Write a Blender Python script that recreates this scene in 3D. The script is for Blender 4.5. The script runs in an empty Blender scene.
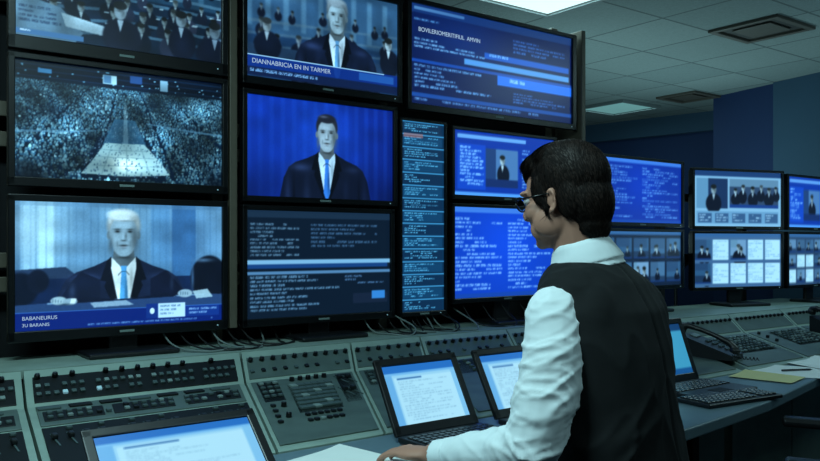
import bpy, bmesh, math, random
import numpy as np
from mathutils import Vector, Matrix, Euler, noise as mnoise
random.seed(7)
SC=bpy.context.scene
try: SC.view_settings.view_transform='Standard'
except Exception: pass
COL=SC.collection
TH=math.atan2(.6,.8)
D=Vector((.8,.6,0)); N=Vector((.6,-.8,0)); W0=Vector((-1.26,2.5,0))
def W(s,o,z=0.0): return W0+D*s+N*o+Vector((0,0,z))
def lin1(c):
    c=c/255.0
    return c/12.92 if c<=.04045 else ((c+.055)/1.055)**2.4
def lin(c): return tuple(lin1(v) for v in c)+(1.0,)
# ---------------- materials
MATS={}
def pmat(name,col,rough=.5,metal=0.0,var=.15,scale=30.0,bump=0.0,spec=.5,emit=None,es=0.0,stretch=None,dist=.01,sheen=0):
    if name in MATS: return MATS[name]
    m=bpy.data.materials.new(name); m.use_nodes=True
    nt=m.node_tree; b=nt.nodes['Principled BSDF']
    tc=nt.nodes.new('ShaderNodeTexCoord'); no=nt.nodes.new('ShaderNodeTexNoise')
    no.inputs['Scale'].default_value=scale; no.inputs['Detail'].default_value=5
    if stretch:
        mp=nt.nodes.new('ShaderNodeMapping'); mp.inputs['Scale'].default_value=stretch
        nt.links.new(tc.outputs['Object'],mp.inputs[0]); nt.links.new(mp.outputs[0],no.inputs['Vector'])
    else: nt.links.new(tc.outputs['Object'],no.inputs['Vector'])
    mx=nt.nodes.new('ShaderNodeMix'); mx.data_type='RGBA'
    c=lin(col)
    mx.inputs[6].default_value=tuple(v*(1-var) for v in c[:3])+(1,)
    mx.inputs[7].default_value=tuple(min(1,v*(1+var)) for v in c[:3])+(1,)
    nt.links.new(no.outputs['Fac'],mx.inputs[0]); nt.links.new(mx.outputs[2],b.inputs['Base Color'])
    b.inputs['Roughness'].default_value=rough; b.inputs['Metallic'].default_value=metal
    b.inputs['Specular IOR Level'].default_value=spec
    if sheen: b.inputs['Sheen Weight'].default_value=sheen
    if bump>0:
        bp=nt.nodes.new('ShaderNodeBump'); bp.inputs['Strength'].default_value=bump; bp.inputs['Distance'].default_value=dist
        nt.links.new(no.outputs['Fac'],bp.inputs['Height']); nt.links.new(bp.outputs[0],b.inputs['Normal'])
    if emit:
        b.inputs['Emission Color'].default_value=lin(emit); b.inputs['Emission Strength'].default_value=es
    MATS[name]=m; return m
M_black=pmat('black_plastic',(17,19,22),.4)
M_bezel=pmat('bezel_plastic',(11,13,16),.35)
M_grey=pmat('console_paint',(132,152,143),.5,var=.35,scale=9)
M_grey2=pmat('console_plate',(76,92,88),.5,var=.4,scale=14)
M_dark=pmat('dark_plate',(12,16,18),.6,spec=.3)
M_key=pmat('key_dark',(16,20,22),.4)
M_keym=pmat('key_mid',(66,82,82),.4)
M_keyl=pmat('key_light',(116,134,132),.45)
M_knob=pmat('knob_black',(10,11,12),.3)
M_led=pmat('led_white',(150,185,190),.4,emit=(130,180,200),es=.35)
M_work=pmat('worktop_laminate',(92,114,124),.42,var=.12,scale=30)
M_metal=pmat('rack_metal',(96,90,78),.5,metal=.1)
M_rackd=pmat('rack_dark',(12,16,21),.8)
M_paper=pmat('paper_white',(220,226,224),.8,var=.03)
M_padc=pmat('paper_yellow',(200,195,140),.8,var=.03)
M_skin=pmat('skin',(174,126,106),.6,var=.1,scale=25,bump=.08)
M_hair=pmat('hair_dark',(23,17,15),.7,var=.6,scale=90,spec=.15)
M_hair2=pmat('hair_strand_brown',(40,29,24),.55,var=.5,scale=120,spec=.25)
M_shirt=pmat('shirt_cotton',(228,238,242),.85,var=.03,scale=7)
M_vest=pmat('vest_wool',(16,19,21),.85,var=.25,scale=60,bump=.1,spec=.3,dist=.005,sheen=.03)
M_trou=pmat('trouser_wool',(20,22,26),.9)
M_shoe=pmat('shoe_leather',(14,12,12),.3)
M_fab=pmat('chair_fabric',(20,24,30),.9,scale=80,bump=.2)
M_cab=pmat('cable_rubber',(14,15,16),.5)
M_cabw=pmat('cable_grey',(110,122,120),.5)
M_vent=pmat('vent_metal',(74,70,64),.6)
M_vent2=pmat('vent_inner',(44,43,41),.6)
M_frame=pmat('lamp_frame',(110,122,124),.5)
M_lamp=pmat('lamp_diffuser',(220,240,245),.5,emit=(205,238,238),es=1.15)
M_lamp2=pmat('lamp_diffuser_dim',(120,160,160),.5,emit=(100,150,150),es=.7)
M_eye=pmat('eye_white',(200,200,200),.2)
M_kcg=pmat('key_cap_grey',(34,40,43),.35)
def glassm():
    m=bpy.data.materials.new('lens_glass'); m.use_nodes=True; b=m.node_tree.nodes['Principled BSDF']
    b.inputs['Transmission Weight'].default_value=1; b.inputs['Roughness'].default_value=.02; b.inputs['IOR'].default_value=1.02; b.inputs['Specular IOR Level'].default_value=.1
    return m
M_glass=glassm()
def scrmat():
    m=bpy.data.materials.new('screen_display'); m.use_nodes=True; nt=m.node_tree; b=nt.nodes['Principled BSDF']
    a=nt.nodes.new('ShaderNodeAttribute'); a.attribute_name='Col'
    b.inputs['Base Color'].default_value=(.004,.005,.007,1); b.inputs['Roughness'].default_value=.3
    nt.links.new(a.outputs['Color'],b.inputs['Emission Color']); b.inputs['Emission Strength'].default_value=1.4
    return m
M_scr=scrmat()
M_cap=pmat('caption_white',(20,20,20),.5,emit=(180,212,240),es=.8)
# ---------------- mesh helpers
class G:
    def __init__(s): s.bm=bmesh.new()
    def _add(s,t,M,mat):
        if M is not None: bmesh.ops.transform(t,matrix=M,verts=t.verts)
        for f in t.faces: f.material_index=mat
        me=bpy.data.meshes.new('t'); t.to_mesh(me); t.free(); s.bm.from_mesh(me); bpy.data.meshes.remove(me)
    def box(s,c,d,bev=0,rot=None,mat=0,seg=2):
        t=bmesh.new(); bmesh.ops.create_cube(t,size=1); bmesh.ops.scale(t,vec=d,verts=t.verts)
        if bev>0: bmesh.ops.bevel(t,geom=t.edges[:],offset=min(bev,min(d)*.45),segments=seg,affect='EDGES',profile=.5)
        M=Matrix.Translation(c)
        if rot: M=M@Euler(rot).to_matrix().to_4x4()
        s._add(t,M,mat); return s
    def cyl(s,c,r,h,r2=None,rot=None,mat=0,n=20,bev=0):
        t=bmesh.new(); bmesh.ops.create_cone(t,cap_ends=True,segments=n,radius1=r,radius2=r if r2 is None else r2,depth=h)
        if bev: bmesh.ops.bevel(t,geom=[e for e in t.edges if len(e.link_faces)==2 and any(len(f.verts)>4 for f in e.link_faces)],offset=bev,segments=2,affect='EDGES',profile=.5)
        M=Matrix.Translation(c)
        if rot: M=M@Euler(rot).to_matrix().to_4x4()
        s._add(t,M,mat); return s
    def ell(s,c,r,R=None,mat=0,sub=3):
        t=bmesh.new(); bmesh.ops.create_icosphere(t,subdivisions=sub,radius=1)
        M=Matrix.Translation(c)@(R if R is not None else Matrix.Identity(4))@Matrix.Diagonal((r[0],r[1],r[2],1))
        s._add(t,M,mat); return s
    def seg(s,a,b,ra,rb,mat=0,n=16,caps=True):
        a=Vector(a);b=Vector(b); v=b-a; L=v.length
        if L>1e-6:
            t=bmesh.new(); bmesh.ops.create_cone(t,cap_ends=True,segments=n,radius1=ra,radius2=rb,depth=L)
            M=Matrix.Translation((a+b)/2)@v.to_track_quat('Z','Y').to_matrix().to_4x4()
            s._add(t,M,mat)
        if caps: s.ell(a,(ra,)*3,mat=mat,sub=2); s.ell(b,(rb,)*3,mat=mat,sub=2)
        return s
    def chain(s,pts,mat=0):
        for (a,ra),(b,rb) in zip(pts[:-1],pts[1:]): s.seg(a,b,ra,rb,mat)
        return s
    def loft(s,rings,n=28,mat=0):
        bm=s.bm; R=[]
        for c,a,b in rings:
            c=Vector(c);a=Vector(a);b=Vector(b)
            R.append([bm.verts.new(c+a*math.cos(2*math.pi*i/n)+b*math.sin(2*math.pi*i/n)) for i in range(n)])
        fs=[]
        for r0,r1 in zip(R[:-1],R[1:]):
            for i in range(n):
                fs.append(bm.faces.new((r0[i],r0[(i+1)%n],r1[(i+1)%n],r1[i])))
        fs.append(bm.faces.new(R[0][::-1])); fs.append(bm.faces.new(R[-1]))
        for f in fs: f.material_index=mat
        bmesh.ops.recalc_face_normals(bm,faces=fs)
        return s
    def prism(s,poly,x0,x1,mat=0):
        bm=s.bm; f0=x0 if callable(x0) else (lambda y:x0); f1=x1 if callable(x1) else (lambda y:x1)
        A=[bm.verts.new((f0(y),y,z)) for y,z in poly]; B=[bm.verts.new((f1(y),y,z)) for y,z in poly]
        fs=[bm.faces.new(A),bm.faces.new(B[::-1])]
        n=len(poly)
        for i in range(n): fs.append(bm.faces.new((A[i],B[i],B[(i+1)%n],A[(i+1)%n])))
        for f in fs: f.material_index=mat
        bmesh.ops.recalc_face_normals(bm,faces=fs); return s
    def slab(s,poly,z0,z1,mat=0):
        bm=s.bm
        A=[bm.verts.new((x,y,z0)) for x,y in poly]; B=[bm.verts.new((x,y,z1)) for x,y in poly]
        fs=[bm.faces.new(A[::-1]),bm.faces.new(B)]; n=len(poly)
        for i in range(n): fs.append(bm.faces.new((A[i],A[(i+1)%n],B[(i+1)%n],B[i])))
        for f in fs: f.material_index=mat
        bmesh.ops.recalc_face_normals(bm,faces=fs); return s
    def mesh(s,name,mats,smooth=False):
        me=bpy.data.meshes.new(name); s.bm.to_mesh(me); s.bm.free()
        for m in (mats if isinstance(mats,(list,tuple)) else [mats]): me.materials.append(m)
        if smooth:
            for p in me.polygons: p.use_smooth=True
        return me
def link(name,me,parent=None,loc=(0,0,0),rot=(0,0,0),label=None,cat=None,kind=None,group=None):
    o=bpy.data.objects.new(name,me); COL.objects.link(o)
    o.location=loc; o.rotation_euler=rot
    if parent: o.parent=parent
    if label: o['label']=label
    if cat: o['category']=cat
    if kind: o['kind']=kind
    if group: o['group']=group
    return o
def empty(name,loc,rz,label,cat,group=None):
    o=link(name,None,None,loc,(0,0,rz),label,cat,None,group); o.empty_display_size=.1; return o
def eval_mesh(me,mods,mat,smooth=True):
    o=bpy.data.objects.new('tmp',me); COL.objects.link(o)
    for f in mods: f(o)
    bpy.context.view_layer.update()
    dg=bpy.context.evaluated_depsgraph_get()
    r=bpy.data.meshes.new_from_object(o.evaluated_get(dg))
    bpy.data.objects.remove(o); r.materials.clear(); r.materials.append(mat)
    if smooth: r.polygons.foreach_set('use_smooth',[True]*len(r.polygons))
    return r
def blob(g,mat,vox=.006,it=4,disp=0,dscale=.08):
    me=g.mesh('b',mat)
    def f(o):
        m=o.modifiers.new('r','REMESH'); m.mode='VOXEL'; m.voxel_size=vox
        if it:
            m=o.modifiers.new('s','SMOOTH'); m.factor=.5; m.iterations=it
        if disp:
            t=bpy.data.textures.new('n','CLOUDS'); t.noise_scale=dscale; t.noise_depth=1
            m=o.modifiers.new('d','DISPLACE'); m.texture=t; m.strength=disp; m.mid_level=.5; m.texture_coords='LOCAL'
    return eval_mesh(me,[f],mat)
def folds(me,fn):
    ns=[v.normal.copy() for v in me.vertices]
    for v,n in zip(me.vertices,ns): v.co+=n*fn(v.co)
    me.update(); return me
def ridge(q):
    a=abs(mnoise.noise(q)); return (1-min(1,a*2.6))**2
def textmesh(body,size,mat):
    c=bpy.data.curves.new('txt','FONT'); c.body=body; c.size=size; c.extrude=.0003; c.space_line=1.1
    o=bpy.data.objects.new('tmp',c); COL.objects.link(o); bpy.context.view_layer.update()
    dg=bpy.context.evaluated_depsgraph_get(); me=bpy.data.meshes.new_from_object(o.evaluated_get(dg))
    bpy.data.objects.remove(o); me.materials.clear(); me.materials.append(mat); return me
def tube(pts,r,mat,name='cable',cyc=False):
    c=bpy.data.curves.new('c','CURVE'); c.dimensions='3D'; c.bevel_depth=r; c.bevel_resolution=3; c.resolution_u=8; c.use_fill_caps=True
    sp=c.splines.new('BEZIER'); sp.bezier_points.add(len(pts)-1)
    for p,q in zip(sp.bezier_points,pts): p.co=q; p.handle_left_type=p.handle_right_type='AUTO'
    sp.use_cyclic_u=cyc
    o=bpy.data.objects.new('tmp',c); COL.objects.link(o); bpy.context.view_layer.update()
    dg=bpy.context.evaluated_depsgraph_get(); me=bpy.data.meshes.new_from_object(o.evaluated_get(dg))
    bpy.data.objects.remove(o); me.materials.clear(); me.materials.append(mat)
    for p in me.polygons: p.use_smooth=True
    return me
# ---------------- screen painter
def zoom(r,h,w):
    gy=np.linspace(0,r.shape[0]-1.001,h); gx=np.linspace(0,r.shape[1]-1.001,w)
    iy=gy.astype(int); ix=gx.astype(int); fy=(gy-iy)[:,None]; fx=(gx-ix)[None,:]
    fy=fy*fy*(3-2*fy); fx=fx*fx*(3-2*fx)
    return (r[iy][:,ix]*(1-fy)*(1-fx)+r[iy+1][:,ix]*fy*(1-fx)+r[iy][:,ix+1]*(1-fy)*fx+r[iy+1][:,ix+1]*fy*fx)
class Cv:
    def __init__(s,w,A,bg=(5,15,45),seed=1):
        s.w=w*2; s.A=A; s.h=int(round(w/A))*2; s.rng=np.random.RandomState(seed)
        s.a=np.zeros((s.h,s.w,3))+np.array(bg,float)
        s.X,s.Y=np.meshgrid((np.arange(s.w)+.5)/s.w*A,(np.arange(s.h)+.5)/s.h)
    def blend(s,m,col,al=1.0):
        m=(m*al)[...,None]
        s.a=s.a*(1-m)+np.array(col,float)*m
    def rect(s,x0,y0,x1,y1,c,al=1.0):
        s.blend(((s.X>=x0)&(s.X<x1)&(s.Y>=y0)&(s.Y<y1)).astype(float),c,al)
    def ell(s,cx,cy,rx,ry,c,al=1.0,soft=.06,g=False):
        q=2.2 if g else 1.15
        i0=max(0,int((cy-ry*q)*s.h)-1); i1=min(s.h,int((cy+ry*q)*s.h)+2); j0=max(0,int((cx-rx*q)/s.A*s.w)-1); j1=min(s.w,int((cx+rx*q)/s.A*s.w)+2)
        if i1<=i0 or j1<=j0: return
        d=((s.X[i0:i1,j0:j1]-cx)/rx)**2+((s.Y[i0:i1,j0:j1]-cy)/ry)**2
        m=np.exp(-d*1.5) if g else np.clip((1-d)/(soft*2)+.5,0,1)
        m=(m*al)[...,None]; s.a[i0:i1,j0:j1]=s.a[i0:i1,j0:j1]*(1-m)+np.array(c,float)*m
    def glow(s,cx,cy,rx,ry,c,al=1.0): s.ell(cx,cy,rx,ry,c,al,g=True)
    def poly(s,pts,c,al=1.0):
        m=np.zeros(s.X.shape,bool); n=len(pts)
        for i in range(n):
            x1,y1=pts[i]; x2,y2=pts[(i+1)%n]
            if y1==y2: continue
            cnd=((y1>s.Y)!=(y2>s.Y))&(s.X<(x2-x1)*(s.Y-y1)/(y2-y1)+x1)
            m^=cnd
        s.blend(m.astype(float),c,al)
    def grad(s,c0,c1,ax='y'):
        t=(s.Y if ax=='y' else s.X/s.A)[...,None]
        s.a=np.array(c0,float)*(1-t)+np.array(c1,float)*t
    def text(s,x0,y0,x1,y1,rows,c,fill=.9,al=1.0,gap=.45,minw=.3):
        H=(y1-y0)/rows
        for r in range(rows):
            ya=y0+r*H; yb=ya+H*(1-gap); x=x0; xe=x0+(x1-x0)*(minw+(1-minw)*s.rng.rand())*fill if s.rng.rand()<.7 else x1
            while x<xe:
                w=H*(.8+2.6*s.rng.rand())
                if s.rng.rand()<fill:
                    m=((s.X>=x)&(s.X<min(x+w,xe))&(s.Y>=ya)&(s.Y<yb))
                    colr=s.rng.rand(s.h//2+1,s.w//2+1)
                    colr=np.kron(colr,np.ones((2,2)))[:s.h,:s.w]
                    s.blend(m*(.3+.6*(colr>.4)),c,al)
                x+=w+H*.35
    def blur(s,n=1):
        for _ in range(n):
            for ax in (0,1):
                p=np.concatenate([np.take(s.a,[0],ax),s.a,np.take(s.a,[-1],ax)],ax)
                L=s.a.shape[ax]
                s.a=(np.take(p,range(0,L),ax)+2*np.take(p,range(1,L+1),ax)+np.take(p,range(2,L+2),ax))/4
    def lf(s,k,cells=8):
        r=zoom(s.rng.rand(cells+2,int(cells*s.A)+2),s.h,s.w)
        s.a=np.clip(s.a*(1+k*2*(r-.5))[...,None],0,255)
    def noise(s,k,cell=2):
        r=s.rng.rand(s.h//cell+1,s.w//cell+1); r=np.kron(r,np.ones((cell,cell)))[:s.h,:s.w]
        s.a=np.clip(s.a*(1+k*(r[...,None]-.5)),0,255)
    def out(s):
        a=s.a.reshape(s.h//2,2,s.w//2,2,3).mean((1,3))/255.0
        a=np.clip(a,0,1); a=np.where(a<=.04045,a/12.92,((a+.055)/1.055)**2.4)
        return a*np.array([.74,1.03,1.08])
def person_small(c,x,y,r,skin=(140,158,174),suit=(12,18,34)):
    R=c.rng; x+=(R.rand()-.5)*r*.3; k=.8+.4*R.rand()
    c.ell(x+(R.rand()-.5)*r*.6,y+r*3.3,r*(1.9+.6*R.rand()),r*2.4,suit,1,.12); c.poly([(x-r*.4,y+r*1.1),(x+r*.4,y+r*1.1),(x,y+r*2.6)],[min(255,v*1.25) for v in skin],.9*k); c.ell(x,y,r*.75,r*1.1,[v*k for v in skin],1,.2); c.glow(x+r*.4,y+r*.2,r*.5,r*.8,[v*.4 for v in skin],.7)
    h=.15+.3*R.rand()**2; c.ell(x,y-r*.7,r*.85,r*.55,[v*h for v in skin],1,.2); c.glow(x-r*.1,y-r*.02,r*.5,r*.16,[v*.35 for v in skin],.8)
def presenter(c,cx,top,k,skin,hair,suit,shirt,tie,old=False):
    P=lambda x,y:(cx+x*k,top+y*k)
    dk=lambda col,f:[v*f for v in col]
    c.poly([P(-.28,1.05),P(-.6,1.2),P(-.95,1.32),P(-1.15,1.46),P(-1.3,1.75),P(-1.42,2.3),P(-1.55,3.6),P(1.55,3.6),P(1.42,2.3),P(1.3,1.75),P(1.15,1.46),P(.95,1.32),P(.6,1.2),P(.28,1.05)],suit)
    c.glow(*P(-.8,1.45),k*.35,k*.12,[min(255,v*2.2+16) for v in suit],.75); c.glow(*P(.8,1.45),k*.3,k*.11,[min(255,v*1.7+10) for v in suit],.65)
    c.glow(*P(1.02,2.6),k*.06,k*.9,dk(suit,.35),.9); c.glow(*P(-1.0,2.6),k*.05,k*.9,dk(suit,.35),.9); c.glow(*P(-.62,2.3),k*.13,k*.7,[v*1.8+9 for v in suit],.6); c.glow(*P(.6,2.2),k*.1,k*.6,[v*1.5+5 for v in suit],.45); c.glow(*P(-1.18,2.2),k*.1,k*.6,[v*2+12 for v in suit],.6); c.glow(*P(1.2,2.1),k*.08,k*.5,[v*1.6+6 for v in suit],.5)
    c.poly([P(-.2,.8),P(.2,.8),P(.25,1.22),P(-.25,1.22)],dk(skin,.6)); c.glow(*P(.1,1.0),k*.12,k*.15,dk(skin,.35),.6)
    c.poly([P(-.25,1.02),P(-.02,1.27),P(.02,1.27),P(.25,1.02),P(.26,1.3),P(.06,2.2),P(-.06,2.2),P(-.26,1.3)],shirt)
    c.glow(*P(.16,1.5),k*.06,k*.3,dk(shirt,.6),.7); c.poly([P(-.12,1.38),P(-.02,1.27),P(-.03,1.32),P(-.12,1.42)],dk(shirt,.55)); c.poly([P(.12,1.38),P(.02,1.27),P(.03,1.32),P(.12,1.42)],dk(shirt,.5))
    c.poly([P(-.25,1.0),P(-.34,1.08),P(-.48,1.5),P(-.36,1.52),P(-.40,1.62),P(-.05,2.4),P(-.19,1.6),P(-.26,1.25)],dk(suit,.55)); c.poly([P(.25,1.0),P(.34,1.08),P(.48,1.5),P(.36,1.52),P(.40,1.62),P(.05,2.4),P(.19,1.6),P(.26,1.25)],dk(suit,.45))
    c.poly([P(-.065,1.2),P(.065,1.2),P(.05,1.32),P(.10,2.1),P(0,2.35),P(-.10,2.1),P(-.05,1.32)],tie)
    c.glow(*P(.05,1.8),k*.04,k*.4,dk(tie,.55),.8); c.rect(cx-.055*k,top+1.31*k,cx+.055*k,top+1.33*k,dk(tie,.5))
    if old: c.ell(*P(0,.36),k*.345,k*.34,dk(hair,.66),1,.25)
    else: c.ell(*P(0,.34),k*.335,k*.34,hair,1,.15)
    for sx in(-1,1): c.ell(*P(sx*.31,.56),k*.04,k*.085,dk(skin,.7),1,.3)
    c.ell(*P(0,.52),k*.29,k*.37,skin,1,.12); c.ell(*P(0,.74),k*.235,k*.26,skin,1,.12); c.ell(*P(0,.88),k*.15,k*.13,skin,1,.2)
    c.glow(*P(.23,.62),k*.12,k*.42,dk(skin,.46),.85); c.glow(*P(-.27,.74),k*.06,k*.25,dk(skin,.55),.75)
    c.glow(*P(-.07,.35),k*.16,k*.07,[min(255,v*1.14) for v in skin],.7); c.glow(*P(-.13,.65),k*.07,k*.06,[min(255,v*1.14) for v in skin],.7); c.glow(*P(.11,.65),k*.05,k*.04,[min(255,v*1.06) for v in skin],.6)
    if old:
        c.ell(*P(-.03,.14),k*.30,k*.125,hair,1,.5); c.glow(*P(-.1,.09),k*.2,k*.06,[min(255,v*1.1) for v in hair],.8); c.glow(*P(.2,.2),k*.1,k*.07,dk(hair,.7),.7); c.glow(*P(-.28,.25),k*.05,k*.12,dk(hair,.9),.9); c.glow(*P(.29,.27),k*.045,k*.12,dk(hair,.7),.9); c.glow(*P(.05,.26),k*.2,k*.02,dk(skin,.6),.6)
    else:
        c.ell(*P(0,.12),k*.27,k*.12,hair,1,.3); c.glow(*P(-.285,.3),k*.03,k*.16,hair,1); c.glow(*P(.285,.3),k*.03,k*.16,hair,1)
        c.glow(*P(-.1,.07),k*.15,k*.04,[v*2.4+20 for v in hair],.8)
    for sx in (-1,1):
        c.glow(*P(sx*.13,.475),k*.085,k*.05,dk(skin,.52),.85)
        c.glow(*P(sx*.135,.435),k*.09,k*.017,dk(skin,.32),.95)
        c.glow(*P(sx*.13,.485),k*.05,k*.022,dk(skin,.08),1)
        c.glow(*P(sx*.135,.735),k*.018,k*.07,dk(skin,.65),.7)
    c.glow(*P(.045,.58),k*.03,k*.09,dk(skin,.55),.8); c.glow(*P(-.015,.6),k*.018,k*.08,[min(255,v*1.18) for v in skin],.8)
    c.glow(*P(0,.67),k*.065,k*.022,dk(skin,.3),.9); c.glow(*P(-.01,.645),k*.03,k*.02,[min(255,v*1.14) for v in skin],.7)
    c.glow(*P(0,.775),k*.11,k*.022,dk(skin,.2),1); c.glow(*P(0,.805),k*.07,k*.016,[skin[0]*.9,skin[1]*.75,skin[2]*.75],.8); c.glow(*P(0,.84),k*.07,k*.015,dk(skin,.66),.7); c.glow(*P(0,.9),k*.08,k*.03,[min(255,v*1.1) for v in skin],.6)
    c.glow(*P(0,1.03),k*.17,k*.03,dk(skin,.25),.8)
def scrA3(w,A):
    c=Cv(w,A,seed=3); c.grad((104,146,182),(80,122,162),'y'); u=A/1.6
    for x,l,wd in ((.0,(60,95,130),.04),(.05,(134,176,208),.09),(.155,(160,202,228),.12),(.29,(108,152,190),.07),(.4,(92,134,172),.2),(1.0,(84,130,172),.15),(1.17,(50,94,142),.2),(1.4,(100,142,180),.2)):
        c.rect(x*u,0,(x+wd)*u,.62,l)
    for i in range(30): c.rect(i*A/30,0,i*A/30+.007,.62,(54,92,132),.45)
    c.blur(3); c.rect(0,.0,A,.035,(80,118,156),.6); c.glow(.12,.2,.3,.3,(185,215,232),.45); c.glow(A*.8,.3,.3,.4,(50,90,140),.5)
    c.poly([(.0,.53),(.22*A,.51),(.3*A,.62),(0,.66)],(34,52,82))
    c.rect(0,.6,A,1,(16,32,66)); c.ell(.04,.68,.13,.13,(10,18,34),1,.2); c.ell(A*.93,.62,.17,.19,(10,16,30),1,.1); c.ell(A*.1,.62,.08,.09,(14,22,40),1,.2); c.glow(A*.9,.47,.1,.02,(80,112,150),.8); c.glow(A*.84,.62,.015,.15,(60,90,130),.8)
    presenter(c,A*.49,.04,.39,(132,158,180),(200,215,227),(19,28,52),(208,222,234),(72,146,208),True)
    c.poly([(A*.26,.86),(A*.18,.82),(A*.20,.75),(A*.25,.62),(A*.29,.55),(A*.38,.62),(A*.38,.86)],(17,25,47)); c.poly([(A*.62,.86),(A*.62,.62),(A*.70,.55),(A*.76,.66),(A*.81,.76),(A*.84,.8),(A*.72,.84)],(14,20,40))
    c.glow(A*.25,.7,.03,.08,(44,60,94),.7); c.glow(A*.73,.66,.02,.07,(36,50,80),.6)
    c.lf(.12,10)
    c.poly([(0,.8),(A*.14,.79),(A*.9,.76),(A,.77),(A,.88),(0,.88)],(36,60,104)); c.poly([(A*.14,.79),(A*.9,.76),(A*.9,.77),(A*.14,.80)],(110,145,185))
    c.poly([(A*.24,.80),(A*.3,.75),(A*.45,.78),(A*.55,.775),(A*.7,.74),(A*.76,.775)],(13,20,40))
    c.ell(A*.19,.775,.06,.032,(150,176,194),1,.2); c.ell(A*.24,.785,.055,.026,(132,158,180),1,.2); c.ell(A*.80,.752,.065,.034,(140,166,188),1,.2); c.glow(A*.22,.805,.06,.01,(40,60,80),.8)
    for q in range(4): c.rect(A*(.162+.012*q),.76+.004*q,A*(.166+.012*q),.79,(60,84,110),.8); c.rect(A*(.775+.012*q),.735+.003*q,A*(.779+.012*q),.765,(60,84,110),.7)
    c.poly([(A*.245,.76),(A*.27,.762),(A*.262,.80),(A*.24,.80)],(200,216,228)); c.poly([(A*.84,.735),(A*.92,.72),(A*.95,.79),(A*.86,.8)],(160,188,208),.9); c.poly([(A*.33,.8),(A*.5,.79),(A*.54,.83),(A*.35,.84)],(150,178,204),.8)
    c.noise(.12); c.blur(1)
    c.rect(0,.855,A,1,(8,30,104)); c.rect(0,.855,A,.862,(50,96,176)); c.rect(A*.66,.83,A*.80,.95,(180,208,232)); c.rect(A*.60,.83,A*.66,.95,(16,44,118)); c.rect(A*.80,.86,A*.985,.95,(16,46,124)); c.text(A*.67,.845,A*.79,.94,3,(90,120,160)); c.text(A*.82,.88,A*.97,.94,2,(120,160,215)); c.text(A*.32,.965,A*.95,.99,1,(90,130,190))
    c.ell(A*.63,.89,.02,.025,(200,220,236)); c.blur(1); return c
def crowd(w,A,seed=5):
    c=Cv(w,A,(6,20,38),seed=seed); R=c.rng
    y=.17; sz=.005
    while y<1.08:
        n=int(A/(sz*2.1))
        for i in range(n):
            x=(i+.5+1.0*(R.rand()-.5))*A/n; xx=x/A-.5; yy=y-.35*xx*xx*(y-.1)+sz*1.1*(R.rand()-.5)
            ang=abs(math.sin(math.atan2(yy+.15,xx)*9+.4))
            if ang<.06 or R.rand()<.1: continue
            if .60<yy<.97 and abs(xx+.01)<.12+.24*(yy-.60): continue
            l=.6+.6*R.rand(); l*=.8+.3*math.sin(x*7+y*9)+.15*math.sin(x*23-y*17); f=R.rand(); l=max(l,.25)
            b=(14*l,44*l,72*l) if f<.55 else ((48*l,94*l,126*l) if f<.86 else (118*l,166*l,188*l))
            c.ell(x,yy+sz*1.2,sz*1.2,sz*1.2,b,1,.3); c.ell(x,yy,sz*.6,sz*.75,(112*l,156*l,176*l),1,.3)
        y+=sz*2.0; sz=.005+.010*(y-.18)
    for i in range(120): q=.003+.006*R.rand()**3; c.ell(A*R.rand(),.2+.78*R.rand(),q,q,(160,200,215),.85,.4)
    for i in range(14): c.glow(A*R.rand(),.2+.7*R.rand(),.05+.1*R.rand(),.02+.04*R.rand(),(4,14,28),.55)
    c.poly([(0,.60),(A*.25,.575),(A*.36,.55),(A*.36,.56),(A*.25,.59),(0,.62)],(90,134,166),.6); c.poly([(A,.5),(A*.75,.475),(A*.6,.45),(A*.6,.46),(A*.75,.49),(A,.52)],(90,134,166),.6)
    c.rect(0,0,A,.14,(4,12,28))
    for i in range(3): c.rect(0,.03+.05*i,A,.036+.05*i,(20,58,96),.6)
    for i in range(36): c.ell(A*R.rand(),.02+.12*R.rand(),.004+.007*R.rand(),.005,(130,190,225),.9)
    c.rect(A*.39,.05,A*.455,.13,(150,186,206)); c.rect(A*.395,.055,A*.43,.125,(70,110,150)); c.rect(A*.52,.03,A*.58,.1,(30,60,110)); c.rect(A*.67,.04,A*.71,.14,(120,160,190)); c.rect(A*.1,.06,A*.16,.1,(60,120,170))
    c.poly([(A*.445,.44),(A*.545,.44),(A*.60,.66),(A*.39,.67)],(44,84,114),.75); c.poly([(A*.40,.66),(A*.59,.65),(A*.66,.78),(A*.72,.92),(A*.50,.95),(A*.29,.94),(A*.35,.8)],(130,160,170)); c.glow(A*.5,.84,.18,.09,(208,224,220),.95); c.poly([(A*.492,.3),(A*.503,.3),(A*.512,.66),(A*.486,.66)],(130,164,184),.5)
    for i in range(380):
        t=R.rand()*1.5-.5; yy=.64+.31*t; xx=.5-.01+(R.rand()-.5)*(.26+.24*t); q=.0035+.004*max(t,0); l=R.rand(); c.ell(A*xx,yy,q,q*1.5,(20+100*l,46+100*l,70+100*l),.85,.3)
    for t in (.15,.4,.7): c.poly([(A*(.38-.06*t),.68+.26*t),(A*(.60+.1*t),.67+.25*t),(A*(.60+.1*t),.676+.25*t),(A*(.38-.06*t),.686+.26*t)],(90,118,132),.7)
    for t in (.43,.5,.57): c.poly([(A*t,.68),(A*(t+.006),.68),(A*(.5+(t-.5)*1.7+.008),.94),(A*(.5+(t-.5)*1.7),.94)],(100,128,140),.6)
    c.lf(.3,6); c.glow(A*.03,.98,.3,.2,(4,10,20),.8); c.glow(A*.98,.98,.3,.25,(4,10,20),.7); c.blur(1); return c
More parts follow.
